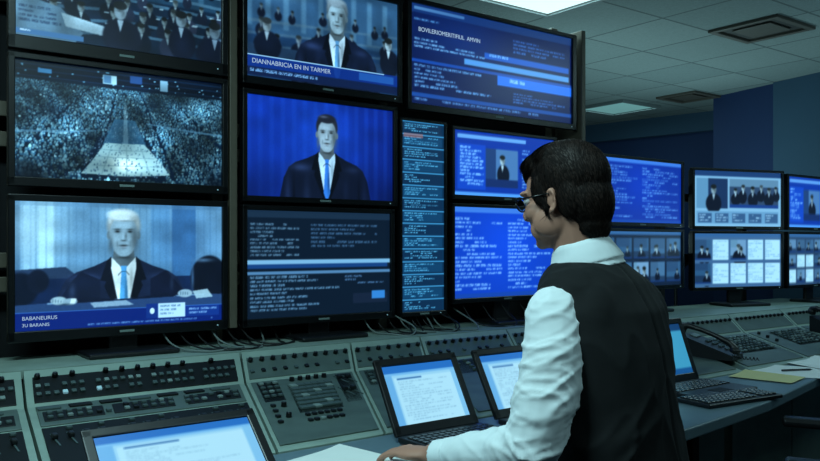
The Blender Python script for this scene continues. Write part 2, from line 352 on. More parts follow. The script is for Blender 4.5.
def scrA1(w,A):
    c=Cv(w,A,(12,26,44),seed=9); c.rect(0,0,A,.5,(24,48,70)); rr=c.rng
    for i in range(8): c.rect(A*i/8,.0,A*i/8+.05,.45,(56,92,120),.6)
    c.blur(4)
    for j in range(6):
        y=.26+.105*j; n=13-int(1.4*j)
        c.poly([(0,y+.07+.02*j),(A*.5,y+.04),(A,y+.07),(A,y+.10),(A*.5,y+.065),(0,y+.105+.02*j)],(60,90,114),.85)
        for i in range(n):
            if rr.rand()<.18: continue
            l=.6+.45*rr.rand(); m=rr.rand()**3*34; x=A*(i+.5+.6*(rr.rand()-.5))/n; person_small(c,x,y+.02*rr.rand()-.03*math.sin(x*2),(.016+.006*j)*(.85+.3*rr.rand()),(134*l,156*l,170*l),(8+m,15+m,28+m*1.3))
        for i in range(9):
            x=A*rr.rand(); yy=y+.075+.015*rr.rand(); c.rect(x,yy,x+.025+.03*rr.rand(),yy+.012,(150,176,194),.8)
    c.poly([(0,.62),(A*.2,.7),(A*.3,.9),(A*.26,1),(0,1)],(76,104,128)); c.poly([(A*.2,.74),(A*.44,.82),(A*.42,.9),(A*.22,.86)],(140,166,186)); c.text(.03,.72,A*.2,.88,4,(30,50,76))
    person_small(c,A*.47,.64,.075,(120,140,158)); person_small(c,A*.78,.62,.07,(112,132,150)); person_small(c,A*.96,.68,.075,(100,120,140))
    c.lf(.25,7); c.noise(.12); c.blur(1); c.rect(0,.93,A*.3,.975,(60,100,146)); c.text(.04,.935,A*.26,.965,1,(170,195,220)); return c
def scrB2(w,A):
    c=Cv(w,A,seed=4); c.grad((13,44,142),(9,30,112),'x')
    for i in range(14): c.rect(i*A/14,0,i*A/14+.05,1,(20,60,168),.35)
    c.blur(8); c.glow(A*.5,.35,.5,.5,(26,76,196),.5)
    presenter(c,A*.52,.12,.39,(140,156,174),(30,32,44),(12,18,36),(180,206,232),(48,110,200)); c.lf(.1,6); c.glow(0,1,.5,.4,(4,12,50),.6); c.glow(A,1,.5,.4,(4,12,50),.6); c.noise(.08); c.blur(1); return c
def scrB1(w,A):
    c=Cv(w,A,(22,46,78),seed=8); c.rect(0,0,A,.55,(40,70,102))
    for i in range(9): c.rect(i*A/9,.05,i*A/9+.06,.5,(80,118,150),.6)
    c.glow(A*.2,.1,.3,.1,(130,170,200),.6); c.blur(5)
    for j in range(3):
        c.poly([(0,.44+.12*j),(A,.36+.12*j),(A,.38+.12*j),(0,.47+.12*j)],(80,104,124),.5)
        for i in range(8):
            if c.rng.rand()<.3: continue
            l=.5+.5*c.rng.rand(); person_small(c,A*(i+.5+.6*(c.rng.rand()-.5))/8,.28+.14*j+.04*c.rng.rand(),.020+.009*j,(130*l,150*l,168*l))
    c.blur(3); c.rect(0,.68,A,.8,(30,50,78)); person_small(c,A*.12,.48,.06); person_small(c,A*.93,.46,.06); c.blur(1)
    presenter(c,A*.57,.07,.37,(136,158,176),(124,138,154),(13,20,40),(190,212,236),(90,146,200),True); c.lf(.2,8); c.noise(.08); c.blur(1)
    c.rect(0,.78,A,.9,(12,42,120),.92); c.rect(0,.78,A*.9,.787,(150,185,220)); c.rect(0,.9,A,.98,(14,26,60)); c.text(.04,.915,A*.7,.965,1,(110,150,200)); c.rect(A*.72,.80,A*.97,.88,(50,110,186),.5); return c
def scrC1(w,A):
    c=Cv(w,A,(7,20,66),seed=11); c.rect(0,0,A,.09,(18,44,96)); c.rect(A*.02,.03,A*.3,.06,(80,120,170)); c.glow(A*.3,.3,.7,.3,(14,42,108),.7)
    c.text(.05,.14,A*.5,.18,1,(80,130,190)); c.text(.05,.34,A*.42,.45,3,(120,165,215),.95); c.text(A*.6,.16,A*.95,.32,4,(60,100,170))
    c.rect(A*.42,.36,A*.98,.42,(24,78,172)); c.rect(A*.3,.46,A*.98,.52,(90,154,224),.85); c.rect(A*.0,.55,A,.58,(20,64,150)); c.rect(A*.5,.58,A,.68,(32,100,210)); c.text(A*.45,.365,A*.9,.415,1,(130,175,230)); c.text(A*.52,.6,A*.95,.67,1,(150,190,240))
    c.text(.05,.6,A*.46,.84,6,(100,145,200),.9); c.text(A*.6,.74,A*.95,.86,4,(60,100,170)); c.rect(0,.88,A,.92,(26,66,140)); c.text(.05,.93,A*.9,.98,1,(90,130,190)); c.blur(1); return c
def scrB3(w,A):
    c=Cv(w,A,(10,22,38),seed=12); c.rect(0,0,A,.07,(24,40,60)); c.text(.04,.12,A*.34,.44,9,(84,112,140),.9); c.text(A*.42,.12,A*.9,.36,6,(58,86,120)); 
    c.rect(0,.46,A,.5,(120,160,195)); c.rect(0,.5,A*.98,.54,(20,56,110)); c.rect(0,.57,A,.595,(80,116,156)); c.text(.04,.61,A*.62,.95,9,(92,126,160),.95); c.text(A*.66,.62,A*.95,.72,3,(70,100,140)); c.rect(A*.72,.8,A*.98,.9,(20,30,50)); c.rect(A*.86,.78,A*.96,.86,(50,116,186))
    c.blur(1); return c
def scrD(w,A):
    c=Cv(w,A,(12,42,70),seed=13)
    n=15
    for i in range(n):
        y=i/n; c.rect(.0,y,A,y+.006,(60,130,178)); c.rect(A*.04,y+.012,A*.96,y+.06,(16,56,90) if i%2 else (12,38,66)); c.text(A*.08,y+.014,A*.85,y+.058,4,(84,160,204),.9)
    c.rect(A*.06,.065,A*.5,.085,(170,100,100),.6); return c
def code(seed,bg=(10,34,110),fg=(130,180,240),hd=True):
    def f(w,A):
        c=Cv(w,A,bg,seed=seed); c.glow(A*.5,.4,.6,.5,[v*1.3 for v in bg],.6)
        for k in range(2):
            x0=.03+k*A*.5; c.text(x0,.12,x0+A*.44,.93,19,fg,.9,.8)
        if hd: c.rect(0,0,A,.06,(60,110,200)); c.rect(0,.95,A,1,(20,60,150))
        c.blur(1); return c
    return f
def scrE1(w,A):
    c=Cv(w,A,(12,48,144),seed=21); c.rect(A*.04,.06,A*.7,.12,(100,150,215)); c.rect(A*.04,.2,A*.3,.9,(16,62,174)); c.text(A*.06,.24,A*.28,.85,12,(130,180,240)); c.rect(A*.3,.25,A*.62,.72,(70,108,160)); c.rect(A*.3,.25,A*.4,.72,(30,56,104)); person_small(c,A*.46,.42,.07); c.text(A*.66,.22,A*.95,.86,13,(120,170,235)); c.rect(A*.3,.72,A*.62,.85,(20,40,90)); c.rect(0,.94,A,1,(80,140,220)); c.blur(1); return c
def grid(seed,nx,ny,bg=(16,28,50),light=False,top=.1):
    def f(w,A):
        c=Cv(w,A,bg,seed=seed); R=c.rng; c.rect(0,0,A,top*.7,(50,88,136))
        for j in range(ny):
            for i in range(nx):
                x0=A*(i+.06)/nx; x1=A*(i+.94)/nx; y0=top+(.97-top)*(j+.05)/ny; y1=top+(.97-top)*(j+.9)/ny; wx=x1-x0; wy=y1-y0
                if light and R.rand()<.6:
                    c.rect(x0,y0,x1,y1,(170,202,222)); c.text(x0+.01,y0+.02,x1-.01,y1-.03,9,(120,156,192),.8)
                else:
                    b=R.rand(); c.rect(x0,y0,x1,y1,(40+90*b,74+86*b,110+86*b)); q=R.rand(); c.rect(x0,y0,x0+wx*q,y0+wy*(.3+.6*R.rand()),(30+80*b,50+100*b,84+90*b),.6); c.rect(x0,y0+wy*(.6+.2*R.rand()),x1,y1,(20,34,60),.7)
                    for k in range(1+int(3*R.rand()**2)):
                        r=wy*(.09+.09*R.rand()); person_small(c,x0+wx*(.2+.6*R.rand()),y0+wy*(.35+.2*R.rand()),r)
                    c.rect(x0,y1-.03,x1,y1,(24,50,100)); c.rect(x0,y1,x1,y1+.04,bg)
        c.blur(2); return c
    return f
def scrG1(w,A):
    c=Cv(w,A,(126,164,198),seed=31); c.rect(0,0,A,.1,(26,54,100)); c.rect(A*.03,.14,A*.38,.68,(24,44,80)); c.rect(A*.03,.14,A*.16,.68,(90,130,166)); c.rect(A*.4,.14,A*.97,.66,(44,62,92)); c.rect(A*.4,.14,A*.97,.28,(90,120,150))
    for x,y,r in((.47,.36,.045),(.56,.3,.05),(.67,.33,.055),(.77,.29,.045),(.86,.34,.05),(.94,.31,.04)): person_small(c,A*x,y,r)
    person_small(c,A*.22,.34,.075)
    c.rect(A*.4,.6,A*.97,.66,(22,54,120)); c.rect(A*.03,.72,A*.97,.95,(100,140,178))
    for i in range(5): c.rect(A*(.05+.19*i),.76,A*(.2+.19*i),.93,(50,80,120)); c.text(A*(.06+.19*i),.78,A*(.19+.19*i),.92,3,(150,180,210))
    c.blur(2); return c
def doc(seed):
    def f(w,A):
        c=Cv(w,A,(146,180,204),seed=seed); c.rect(0,0,A,.13,(34,94,164)); c.rect(0,.13,A,.17,(110,158,200)); c.rect(0,.17,A*.1,1,(100,150,194)); c.rect(A*.12,.21,A*.93,1,(168,194,210))
        c.text(A*.16,.28,A*.85,.95,17,(112,140,166),.9,.55); c.rect(A*.93,.17,A,1,(122,166,200)); c.rect(A*.16,.22,A*.5,.25,(60,100,150)); c.blur(1); return c
    return f
def cyan(w,A):
    c=Cv(w,A,(58,130,162),seed=77); c.rect(0,0,A,.14,(16,50,90)); c.glow(A*.4,.4,.5,.4,(90,162,190),.6); c.rect(0,.88,A,1,(20,70,120)); c.text(.06,.92,A*.6,.97,1,(120,170,200)); return c
def screen_mesh(paint,w,h,res):
    A=w/h; c=paint(res,A); a=c.out(); H,Wn=a.shape[:2]
    xs=(np.arange(Wn)/(Wn-1)-.5)*w; zs=(1-np.arange(H)/(H-1))*h
    X,Z=np.meshgrid(xs,zs); co=np.stack([X,np.zeros_like(X),Z],-1).reshape(-1,3)
    idx=np.arange(H*Wn).reshape(H,Wn)
    q=np.stack([idx[1:,:-1],idx[1:,1:],idx[:-1,1:],idx[:-1,:-1]],-1).reshape(-1,4)
    me=bpy.data.meshes.new('screen'); me.vertices.add(len(co)); me.vertices.foreach_set('co',co.ravel())
    me.loops.add(q.size); me.loops.foreach_set('vertex_index',q.ravel().astype(np.int32))
    me.polygons.add(len(q)); me.polygons.foreach_set('loop_start',np.arange(0,q.size,4,dtype=np.int32))
    me.update(calc_edges=True)
    at=me.color_attributes.new('Col','FLOAT_COLOR','POINT')
    at.data.foreach_set('color',np.concatenate([a.reshape(-1,3),np.ones((H*Wn,1))],1).ravel())
    me.materials.append(M_scr); me.validate(); return me
def ring(g,x0,x1,z0,z1,l,r,t,b,y0,y1,mat=0):
    g.box(((x0+x1)/2,(y0+y1)/2,z1-t/2),(x1-x0,y1-y0,t),.003,mat=mat)
    g.box(((x0+x1)/2,(y0+y1)/2,z0+b/2),(x1-x0,y1-y0,b),.003,mat=mat)
    g.box((x0+l/2,(y0+y1)/2,(z0+z1)/2),(l,y1-y0,z1-z0-.006),.003,mat=mat)
    g.box((x1-r/2,(y0+y1)/2,(z0+z1)/2),(r,y1-y0,z1-z0-.006),.003,mat=mat)
def monitor(base,rz,w,z0,z1,paint,label,res=160,bz=(.02,.02,.02,.03),stand=None,mount=True,caps=(),group=None):
    h=z1-z0
    e=empty('monitor',(base.x,base.y,z0),rz,label,'monitor',group)
    l,r,t,b=bz
    g=G(); ring(g,-w/2,w/2,0,h,l,r,t,b,0,.03); link('bezel',g.mesh('bezel',M_bezel),e)
    g=G(); g.box((0,.042,h/2),(w-.02,.026,h-.02),.006); g.box((0,.062,h/2),(w*.6,.02,h*.6),.006)
    if mount: g.box((0,.105,h/2),(.16,.072,.14),.004)
    link('housing',g.mesh('housing',M_black),e)
    s=link('screen',screen_mesh(paint,w-l-r,h-t-b,res),e,((l-r)/2,.012,b))
    g=G(); g.box((0,0,0),(.05,.002,.008),.0008); link('nameplate',g.mesh('nameplate',M_keyl),e,(0,-.001,b/2))
    g=G(); g.cyl((0,0,0),.0025,.002,rot=(math.pi/2,0,0),n=10); link('power_light',g.mesh('power_light',M_led),e,(w/2-.04,-.001,b/2))
    for body,x,zf,sz,mt in caps:
        link('caption_text',textmesh(body,sz,mt),s,(-(w-l-r)/2+x*(w-l-r),-.002,(1-zf)*(h-t-b)),(math.pi/2,0,0))
    if stand is not None:
        g=G(); g.box((0,.05,(-stand+.03)/2),(.1,.025,stand+.03),.008); g.box((0,.0,-stand+.009),(.3,.2,.018),.008,seg=3)
        link('stand',g.mesh('stand',M_black),e)
    return e
def wmon(s0,s1,z0,z1,paint,label,**k):
    return monitor(W((s0+s1)/2,0),TH,s1-s0,z0,z1,paint,label,**k)
wmon(0,.735,1.872,2.30,scrA1,'black framed monitor showing a seated audience, high on rack',res=230,bz=(.022,.022,.02,.045))
wmon(0,.735,1.437,1.862,crowd,'black framed monitor showing a packed arena crowd around pale floor',res=270,bz=(.02,.02,.02,.03))
wmon(0,.735,.94,1.412,scrA3,'black framed monitor showing white-haired presenter seated at desk',res=290,bz=(.02,.02,.022,.035),stand=.06,
  caps=[('BABANEURUS',.03,.917,.017,M_cap),('3U BARANIS',.03,.968,.015,M_cap)])
wmon(.795,1.535,1.858,2.30,scrB1,'black framed monitor showing a speaker in chamber with news caption',res=220,
  caps=[('DIANNABRICIA EN IN TARMER',.03,.866,.025,M_cap)])
wmon(.795,1.51,1.415,1.84,scrB2,'black framed monitor showing a dark-haired presenter before blue curtain',res=240,bz=(.02,.02,.02,.022))
wmon(.795,1.495,.94,1.402,scrB3,'black framed monitor showing grey text tables and a pale band',res=200,bz=(.02,.02,.02,.03),stand=.06)
wmon(1.565,2.645,1.838,2.325,scrC1,'wide black framed monitor showing large navy data captions',res=240,bz=(.022,.03,.02,.03),
  caps=[('BOVILERIOMERITIFIUL  AMVIN',.04,.27,.027,M_cap)])
wmon(1.525,1.785,.94,1.80,scrD,'tall narrow black display with stacked blue list rows',res=70,bz=(.012,.012,.012,.02))
wmon(1.815,2.50,1.457,1.79,scrE1,'black framed monitor showing blue windows with a small portrait',res=130,bz=(.016,.016,.016,.022))
wmon(1.815,2.50,.985,1.44,code(41,(14,56,168),(150,195,245)),'black framed monitor full of pale text columns on blue',res=140,bz=(.016,.016,.016,.022),stand=.105)
wmon(2.80,3.575,1.352,1.735,code(42,(12,42,138),(110,160,225)),'black framed monitor with dense blue text listing',res=120,bz=(.018,.018,.016,.022))
wmon(2.80,3.575,1.0,1.340,grid(43,5,2),'black framed monitor with two rows of camera thumbnails',res=130,bz=(.018,.018,.016,.022),stand=.12)
aG=math.atan2(.34,.94); g0=Vector((1.685,4.76,0)); dG=Vector((.94,.34,0)).normalized()
monitor(g0+dG*.355,aG,.70,1.345,1.715,scrG1,'black framed monitor showing a web page with a group photograph',res=130,bz=(.018,.018,.016,.02))
monitor(g0+dG*.355,aG,.70,.975,1.335,grid(44,5,2,(60,90,130),True),'black framed monitor with bright document thumbnails',res=130,bz=(.018,.018,.016,.02),stand=.095)
h0=g0+dG*.73
monitor(h0+D*.36,TH,.70,1.345,1.70,scrE1,'black framed monitor showing blue windows beside bright page monitor',res=70,bz=(.018,.018,.016,.02))
monitor(h0+D*.36,TH,.70,.975,1.335,grid(45,6,3,(40,60,90),True),'black framed monitor with small pale thumbnails above desk phone',res=90,bz=(.018,.018,.016,.02),stand=.095)
# rack
rk=empty('monitor_rack',W(1.3,-.22),TH,'tall grey-brown metal rack carrying the wall of monitors','rack')
def rl(s,o,z): return (s-1.3,-(o+.22),z)
for s in (-.03,.765,1.55,2.66):
    g=G(); g.box((0,0,1.2),(.045,.05,2.4),.004); link('post',g.mesh('post',M_metal),rk,rl(s,-.19,0))
g=G(); g.box((0,0,1.35),(.03,.2,2.0),.004); link('side_panel',g.mesh('side_panel',M_metal),rk,rl(2.675,-.08,0))
for z in (1.12,1.2,1.6,1.7,2.08,2.28):
    g=G(); g.box((0,0,0),(2.66,.02,.05),.003); link('rail',g.mesh('rail',M_metal),rk,rl(1.315,-.155,z))
g=G(); g.box((0,0,1.2),(3.4,.01,2.38)); link('back_panel',g.mesh('back_panel',M_rackd),rk,rl(.98,-.23,0))
g=G(); g.box((0,0,1.62),(.03,.05,1.36),.003); link('divider',g.mesh('divider',M_metal),rk,rl(.765,-.04,0))
r2=empty('monitor_rack',W(3.5,-.22),TH,'lower dark metal rack behind the smaller text monitors','rack')
for s in (2.82,3.6,4.5):
    g=G(); g.box((0,0,.86),(.045,.05,1.72),.004); link('post',g.mesh('post',M_rackd),r2,(s-3.5,-.03,0))
for z in (1.17,1.54):
    g=G(); g.box((0,0,0),(1.75,.02,.05),.003); link('rail',g.mesh('rail',M_rackd),r2,(.17,-.065,z))
# ---------------- console
g=G(); pl=[(-1.2,-.14),(4.9,-.14),(4.9,.345),(2.9,.345),(2.9,.19),(-1.2,.19)]
g.slab([(a,-b) for a,b in pl],.855,.88)
led=link('equipment_ledge',g.mesh('equipment_ledge',M_grey),None,W(0,0),(0,0,TH),'long grey raised ledge behind the console carrying monitor stands','ledge')
g=G(); g.slab([(a,-b) for a,b in [(-1.2,-.1),(4.9,-.1),(4.9,.33),(2.92,.33),(2.92,.17),(-1.2,.17)]],0,.855); link('plinth',g.mesh('plinth',M_dark),led)
def prof(o,o0):
    o1=o0+.16
    if o<o1: return .88-(o-o0)/.16*.08
    return .80-(o-o1)/(1.0-o1)*.055
knobm=G().cyl((0,0,.007),.009,.014,.0075,n=14,bev=.001); knobm.box((0,.003,.0145),(.0015,.006,.001),mat=1); knobm=knobm.mesh('knob',[M_knob,M_keyl],True)
def kk(m,s=.014): return G().box((0,0,.004),(s,s,.008),.002).mesh('push_button',m)
keym=kk(M_key); keylm=kk(M_keyl); keywm=kk(M_led); keygm=kk(M_keym)
bigk=kk(M_keyl,.023); bigd=kk(M_keym,.023)
sldm=G(); sldm.box((0,0,.001),(.004,.1,.002),mat=1); sldm.box((0,.01,.008),(.014,.022,.012),.003); sldm=sldm.mesh('fader',[M_key,M_keym])
def unit(s0,s1,o0,sh0,sh1,style,label,seed=0):
    rng=random.Random(seed); sm=(s0+s1)/2; om=.6
    e=empty('console_unit',W(sm,om),TH,label,'control console','console units')
    L=lambda o:s0+.004+sh0*(o-o0)-sm; R=lambda o:s1-.004+sh1*(o-o0)-sm
    y2o=lambda y:om-y
    o1=o0+.16
    P=[(o0,0),(o0,.878),(o0+.01,.88),(o1,.80),(.995,.745),(1.0,.742),(1.0,.70),(.88,.62),(.88,0)]
    g=G(); g.prism([(om-o,z) for o,z in P],lambda y:L(y2o(y)),lambda y:R(y2o(y)))
    link('body',g.mesh('body',M_grey),e)
    aU=math.atan2(.08,.16); aM=math.atan2(.055,1.0-o1)
    def at(a,o,lift=0): 
        return (L(o)*(1-a)+R(o)*a, om-o, prof(o,o0)+lift)
    def plate(name,a0,a1,oa,ob,mat,th=.004):
        bm=bmesh.new(); c=[at(a0,oa),at(a1,oa),at(a1,ob),at(a0,ob)]
        A=[bm.verts.new((x,y,z+.0005)) for x,y,z in c]; B=[bm.verts.new((x,y,z+th)) for x,y,z in c]
        bm.faces.new(A); bm.faces.new(B)
        for i in range(4): bm.faces.new((A[i],A[(i+1)%4],B[(i+1)%4],B[i]))
        bmesh.ops.recalc_face_normals(bm,faces=bm.faces[:]); bmesh.ops.bevel(bm,geom=bm.edges[:],offset=.0012,segments=1,affect='EDGES')
        gg=G(); gg.bm.free(); gg.bm=bm; return link(name,gg.mesh(name,mat),e)
    def item(name,me,a,o,lift=.004):
        return link(name,me,e,at(a,o,lift),(aU if o<o1 else aM,0,0))
    wd=s1-s0
    plate('upper_panel',.03,.97,o0+.02,o1-.012,M_dark if style=='wide' else M_grey2)
    if style=='wide':
        for j in range(3):
            for i in range(26):
                if i in(6,13,20) or rng.random()<.05: continue
                if j==0: item('knob',knobm,.05+.9*i/25,o0+.045) if i%2==0 else None
                else: item('push_button',keywm if rng.random()<.05 else (keygm if rng.random()<.8 else keylm),.05+.9*i/25,o0+.05+.035*j)
        plate('main_panel',.03,.97,o1+.015,o1+.2,M_grey2); plate('lower_panel',.03,.97,o1+.22,.97,M_dark)
        for i in range(7): item('indicator_window',G().box((0,0,.003),(.06,.024,.006),.002).mesh('indicator_window',M_dark if i%3 else M_keym),.08+.13*i,o1+.05)
        for a0,a1 in ((.05,.3),(.34,.62),(.68,.95)): plate('button_plate',a0,a1,o1+.08,o1+.17,M_dark,.006)
        for j in range(2):
            for i in range(22):
                if i in(7,14) or rng.random()<.1: continue
                item('push_button',[keygm,keygm,keygm,keylm,keym,keygm][rng.randrange(6)],.075+.85*i/21,o1+.105+.04*j,.0055)
        for i in range(14):
            if i in (4,9): continue
            item('fader',sldm,.07+.86*i/13,o1+.33)
            if i%2: item('push_button',keygm,.07+.86*i/13,o1+.25)
    else:
        n=int(wd/.042)
        for i in range(n):
            item('knob',knobm,.06+.88*i/(n-1),o0+.06)
            if style!='far' and rng.random()<.8: item('push_button',keym if i%4 else keygm,.06+.88*i/(n-1),o0+.115)
    if style=='keypad':
        plate('main_panel',.03,.97,o1+.015,.97,M_grey2)
        plate('keypad_plate',.32,.74,o1+.09,o1+.39,M_dark)
        for j in range(7):
            for i in range(6):
                item('push_button',bigk if (i+j*2)%7==0 else bigd,.37+.064*i,o1+.122+.039*j,.0045)
        plate('button_plate',.07,.26,o1+.03,o1+.25,M_dark)
        for j in range(4):
            for i in range(3): item('push_button',keygm if rng.random()<.75 else keylm,.105+.06*i,o1+.06+.048*j,.0045)
        for j in range(4):
            item('push_button',keym,.12,o1+.30+.05*j,.0045)
            if j%2==0: item('knob',knobm,.21,o1+.31+.05*j,.0045)
        for i in range(5): item('knob',knobm,.38+.075*i,o1+.05)
        plate('fader_plate',.79,.95,o1+.03,o1+.35,M_dark)
        for j in range(2):
            for i in range(2): item('fader',sldm,.83+.08*i,o1+.1+.14*j,.0045)
        for i in range(6): item('push_button',keym,.38+.06*i,o1+.42)
        for i in range(6): item('push_button',keylm if i==2 else keym,.38+.06*i,o1+.47)
    elif style=='plain':
        plate('main_panel',.03,.97,o1+.015,.97,M_grey2); plate('button_plate',.08,.62,o1+.03,o1+.21,M_dark)
        for j in range(4):
            for i in range(5):
                if rng.random()<.85: item('push_button',[keygm,keygm,keylm][rng.randrange(3)],.14+.105*i,o1+.052+.043*j,.0045)
        for j in range(3):
            for i in range(2): item('knob',knobm,.72+.14*i,o1+.06+.06*j,.004)
    elif style=='far':
        plate('main_panel',.03,.97,o1+.015,.97,M_grey2); plate('keypad_plate',.3,.92,o1+.05,o1+.3,M_dark)
        for j in range(7):
            for i in range(9): item('push_button',keylm if rng.random()<.3 else keygm,.34+.066*i,o1+.07+.034*j,.0045)
        for i in range(3): item('knob',knobm,.12,o1+.06+.07*i)
    return e
unit(-.62,0,.2,-.1,-.13,'wide','grey control console end unit with black button strip',1)
unit(0,.69,.2,-.13,-.34,'wide','wide grey control console with long black button strip',2)
unit(.69,1.14,.2,-.34,-.5,'keypad','grey control console with central square-key keypad and faders',3)
unit(1.14,1.47,.2,-.5,-.5,'plain','narrow grey control console behind an open laptop',4)
unit(1.47,1.95,.2,-.5,-.5,'plain','grey control console beneath the tall list display',5)
unit(1.95,2.42,.2,-.5,-.5,'plain','grey control console hidden partly by the seated man',6)
unit(2.42,2.9,.2,-.5,-.5,'plain','grey control console holding the black desk telephone',7)
unit(2.9,3.42,.36,-.55,-.6,'far','grey control console with dense pale key grid beside telephone',8)
unit(3.42,3.95,.36,-.6,-.6,'far','grey control console with dense key grid beneath bright thumbnails',9)
unit(3.95,4.6,.36,-.6,-.6,'far','grey control console at the far end of the row',10)
g=G(); edge=[(-1.2,1.47),(.4,1.45),(.8,1.42),(1.1,1.44),(1.45,1.45),(2.0,1.38),(2.6,1.25),(3.4,1.2),(4.4,1.2)]
g.slab([(4.4,-1.003),(-1.2,-1.003)]+[(a,-b) for a,b in edge],.705,.74)
wt=link('worktop',g.mesh('worktop',M_work),None,W(0,0),(0,0,TH),'long grey-blue laminate worktop in front of the consoles','desk')
md=wt.modifiers.new('b','BEVEL'); md.width=.006; md.segments=3
for s in (-.9,1.9,3.3,4.2):
    g=G(); g.box((s,-1.1,.352),(.04,.16,.704),.004); link('leg',g.mesh('leg',M_dark),wt)
# ---------------- laptops
def laptop(s,o,z,w,h,tilt,paint,label,res=90,rzo=0,base=True,bw=.021):
    e=empty('laptop' if base else 'tablet_display',W(s,o,z),TH+rzo,label,'laptop' if base else 'tablet')
    if base:
        g=G(); g.box((0,-.115,.009),(w,.225,.016),.005,seg=3); g.box((0,-.185,.0175),(.08,.05,.001),mat=1); link('base',g.mesh('base',[M_black,M_dark]),e)
        g=G()
        for j in range(5):
            for i in range(13): g.box((-w*.44+w*.88*i/12,-.04-.02*j,.019),(w*.055,.015,.004),.001,seg=1)
        link('keys',g.mesh('keys',M_kcg),e,kind='stuff')
    else:
        g=G(); g.box((0,.115,.04),(.12,.012,.08),.002); g.box((0,.06,.003),(w*.6,.14,.006),.002); link('stand',g.mesh('stand',M_black),e)
    l=empty('lid',(0,.004,.012),0,'x','x'); 
    for k in('label','category'): del l[k]
    l.parent=e; l.rotation_euler=(-tilt,0,0)
    g=G(); ring(g,-w/2,w/2,0,h,bw,bw,bw,bw+.007,-.004,.003); g.box((0,.006,h/2),(w-.004,.007,h-.004),.003); link('lid_frame',g.mesh('lid_frame',M_black),l)
    link('screen',screen_mesh(paint,w-2*bw,h-2*bw-.007,res),l,(0,0,bw+.006))
    return e
laptop(.115,1.265,.742,.37,.20,math.radians(50),doc(51),'black tablet display on a stand showing a pale document',110,base=False)
laptop(.85,1.10,.742,.285,.215,math.radians(30),doc(52),'open black laptop showing pale document beside man\'s hand',100)
laptop(1.20,1.10,.742,.285,.215,math.radians(30),doc(53),'open black laptop partly behind the man\'s arm',70)
laptop(1.97,1.04,.742,.33,.235,math.radians(20),cyan,'open laptop with a plain cyan screen beside telephone',70)
def keyboard(P,rz,label):
    e=empty('keyboard',P,rz,label,'keyboard'); g=G(); g.box((0,0,.008),(.36,.14,.013),.004,seg=3); link('case',g.mesh('case',M_black),e)
    g=G()
    for j in range(5):
        for i in range(17):
            if i in(12,): continue
            g.box((-.16+.02*i,.05-.0235*j,.0165),(.0165,.0185,.006),.002,seg=1)
    link('keys',g.mesh('keys',M_kcg),e,kind='stuff')
keyboard(W(1.92,1.29,.74),TH-.12,'black keyboard lying on the grey-blue worktop')
def phone(P,rz,label):
    e=empty('telephone',P,rz,label,'telephone'); sl=math.atan2(.075,.22)
    g=G(); g.prism([(-.11,0),(-.11,.02),(.11,.095),(.11,0)],-.07,.075); link('base',g.mesh('base',M_black),e)
    g=G()
    for j in range(4):
        for i in range(3): g.box((.012+.021*i,-.06+.027*j,.040+.0092*j),(.015,.016,.006),.002,rot=(sl,0,0),seg=1)
    link('keypad',g.mesh('keypad',M_keym),e)
    g=G(); g.box((.032,.08,.087),(.065,.03,.004),.001,rot=(sl,0,0)); link('display',g.mesh('display',M_keyl),e)
    g=G(); pts=[((-.045,-.115,.048),.015),((-.045,-.088,.074),.013),((-.045,-.03,.10),.0105),((-.045,.03,.121),.0105),((-.045,.085,.135),.013),((-.045,.115,.128),.016)]
    g.chain(pts); g.cyl((-.045,-.112,.040),.021,.02,rot=(sl,0,0)); g.cyl((-.045,.115,.113),.021,.022,rot=(sl,0,0))
    link('handset',blob(g,M_black,.0035,3),e)
    pts=[(-.08-.025*math.sin(t*.15)+.006*math.cos(t*1.9),-.11-t*.0035,.03-.0005*t+.006*math.sin(t*1.9)) for t in range(30)]
    link('cord',tube(pts,.0018,M_black),e)
phone(W(2.62,.78,.765),TH+.25,'black desk telephone with handset resting on the console')
phone(W(3.84,.74,.776),TH-.2,'black desk telephone at the far console end')
def paper(P,rz,w,h,mat,label,name='paper',cat='paper'):
    bm=bmesh.new(); nx,ny=8,10; vs=[[bm.verts.new((w*(i/nx-.5),h*(j/ny-.5),.001+.006*max(0,(i/nx-.6))**2*6*(j/ny))) for i in range(nx+1)] for j in range(ny+1)]
    for j in range(ny):
        for i in range(nx): bm.faces.new((vs[j][i],vs[j][i+1],vs[j+1][i+1],vs[j+1][i]))
    g=G(); g.bm.free(); g.bm=bm
    return link(name,g.mesh(name,mat,True),None,P,(0,0,rz),label,cat)
paper(W(.50,1.21,.7405),TH+.25,.23,.30,M_paper,'loose white sheet on the worktop under the man\'s hand')
paper(W(2.66,1.12,.7405),TH+.5,.28,.36,M_paper,'loose white sheet near the desk telephone')
paper(W(2.44,1.13,.7435),TH+.2,.18,.23,M_padc,'small yellow note pad beside the white sheets')
paper(W(2.96,1.09,.7445),TH-.3,.27,.34,M_paper,'white sheet lying toward the far end of worktop')
g=G(); g.cyl((0,0,.004),.004,.13,rot=(0,math.pi/2,0),n=12); g.cyl((.07,0,.004),.004,.012,.001,rot=(0,math.pi/2,0),n=12,mat=1)
link('pen',g.mesh('pen',[M_black,M_keyl],True),None,W(2.68,1.12,.743),(0,0,.2),'slim black pen lying on a white sheet','pen')
rc=random.Random(5)
def cable(pts,r,mat,label): link('cable',tube([tuple(W(a,b,c)-W(pts[0][0],pts[0][1],0)) for a,b,c in pts],r,mat),None,tuple(W(pts[0][0],pts[0][1],0)),(0,0,0),label,'cable')
for i in range(6):
    s=.5+.06*i; cable([(s,-.05,.95),(s+.02,.02,.90),(s+.06+.04*rc.random(),.1+.06*rc.random(),.885),(s+.16,.06+.1*rc.random(),.885),(s+.2,.0,.89),(s+.22,-.08,.93)],.0035,M_cab if i%3 else M_cabw,'thin cable looped on the ledge under presenter monitor')
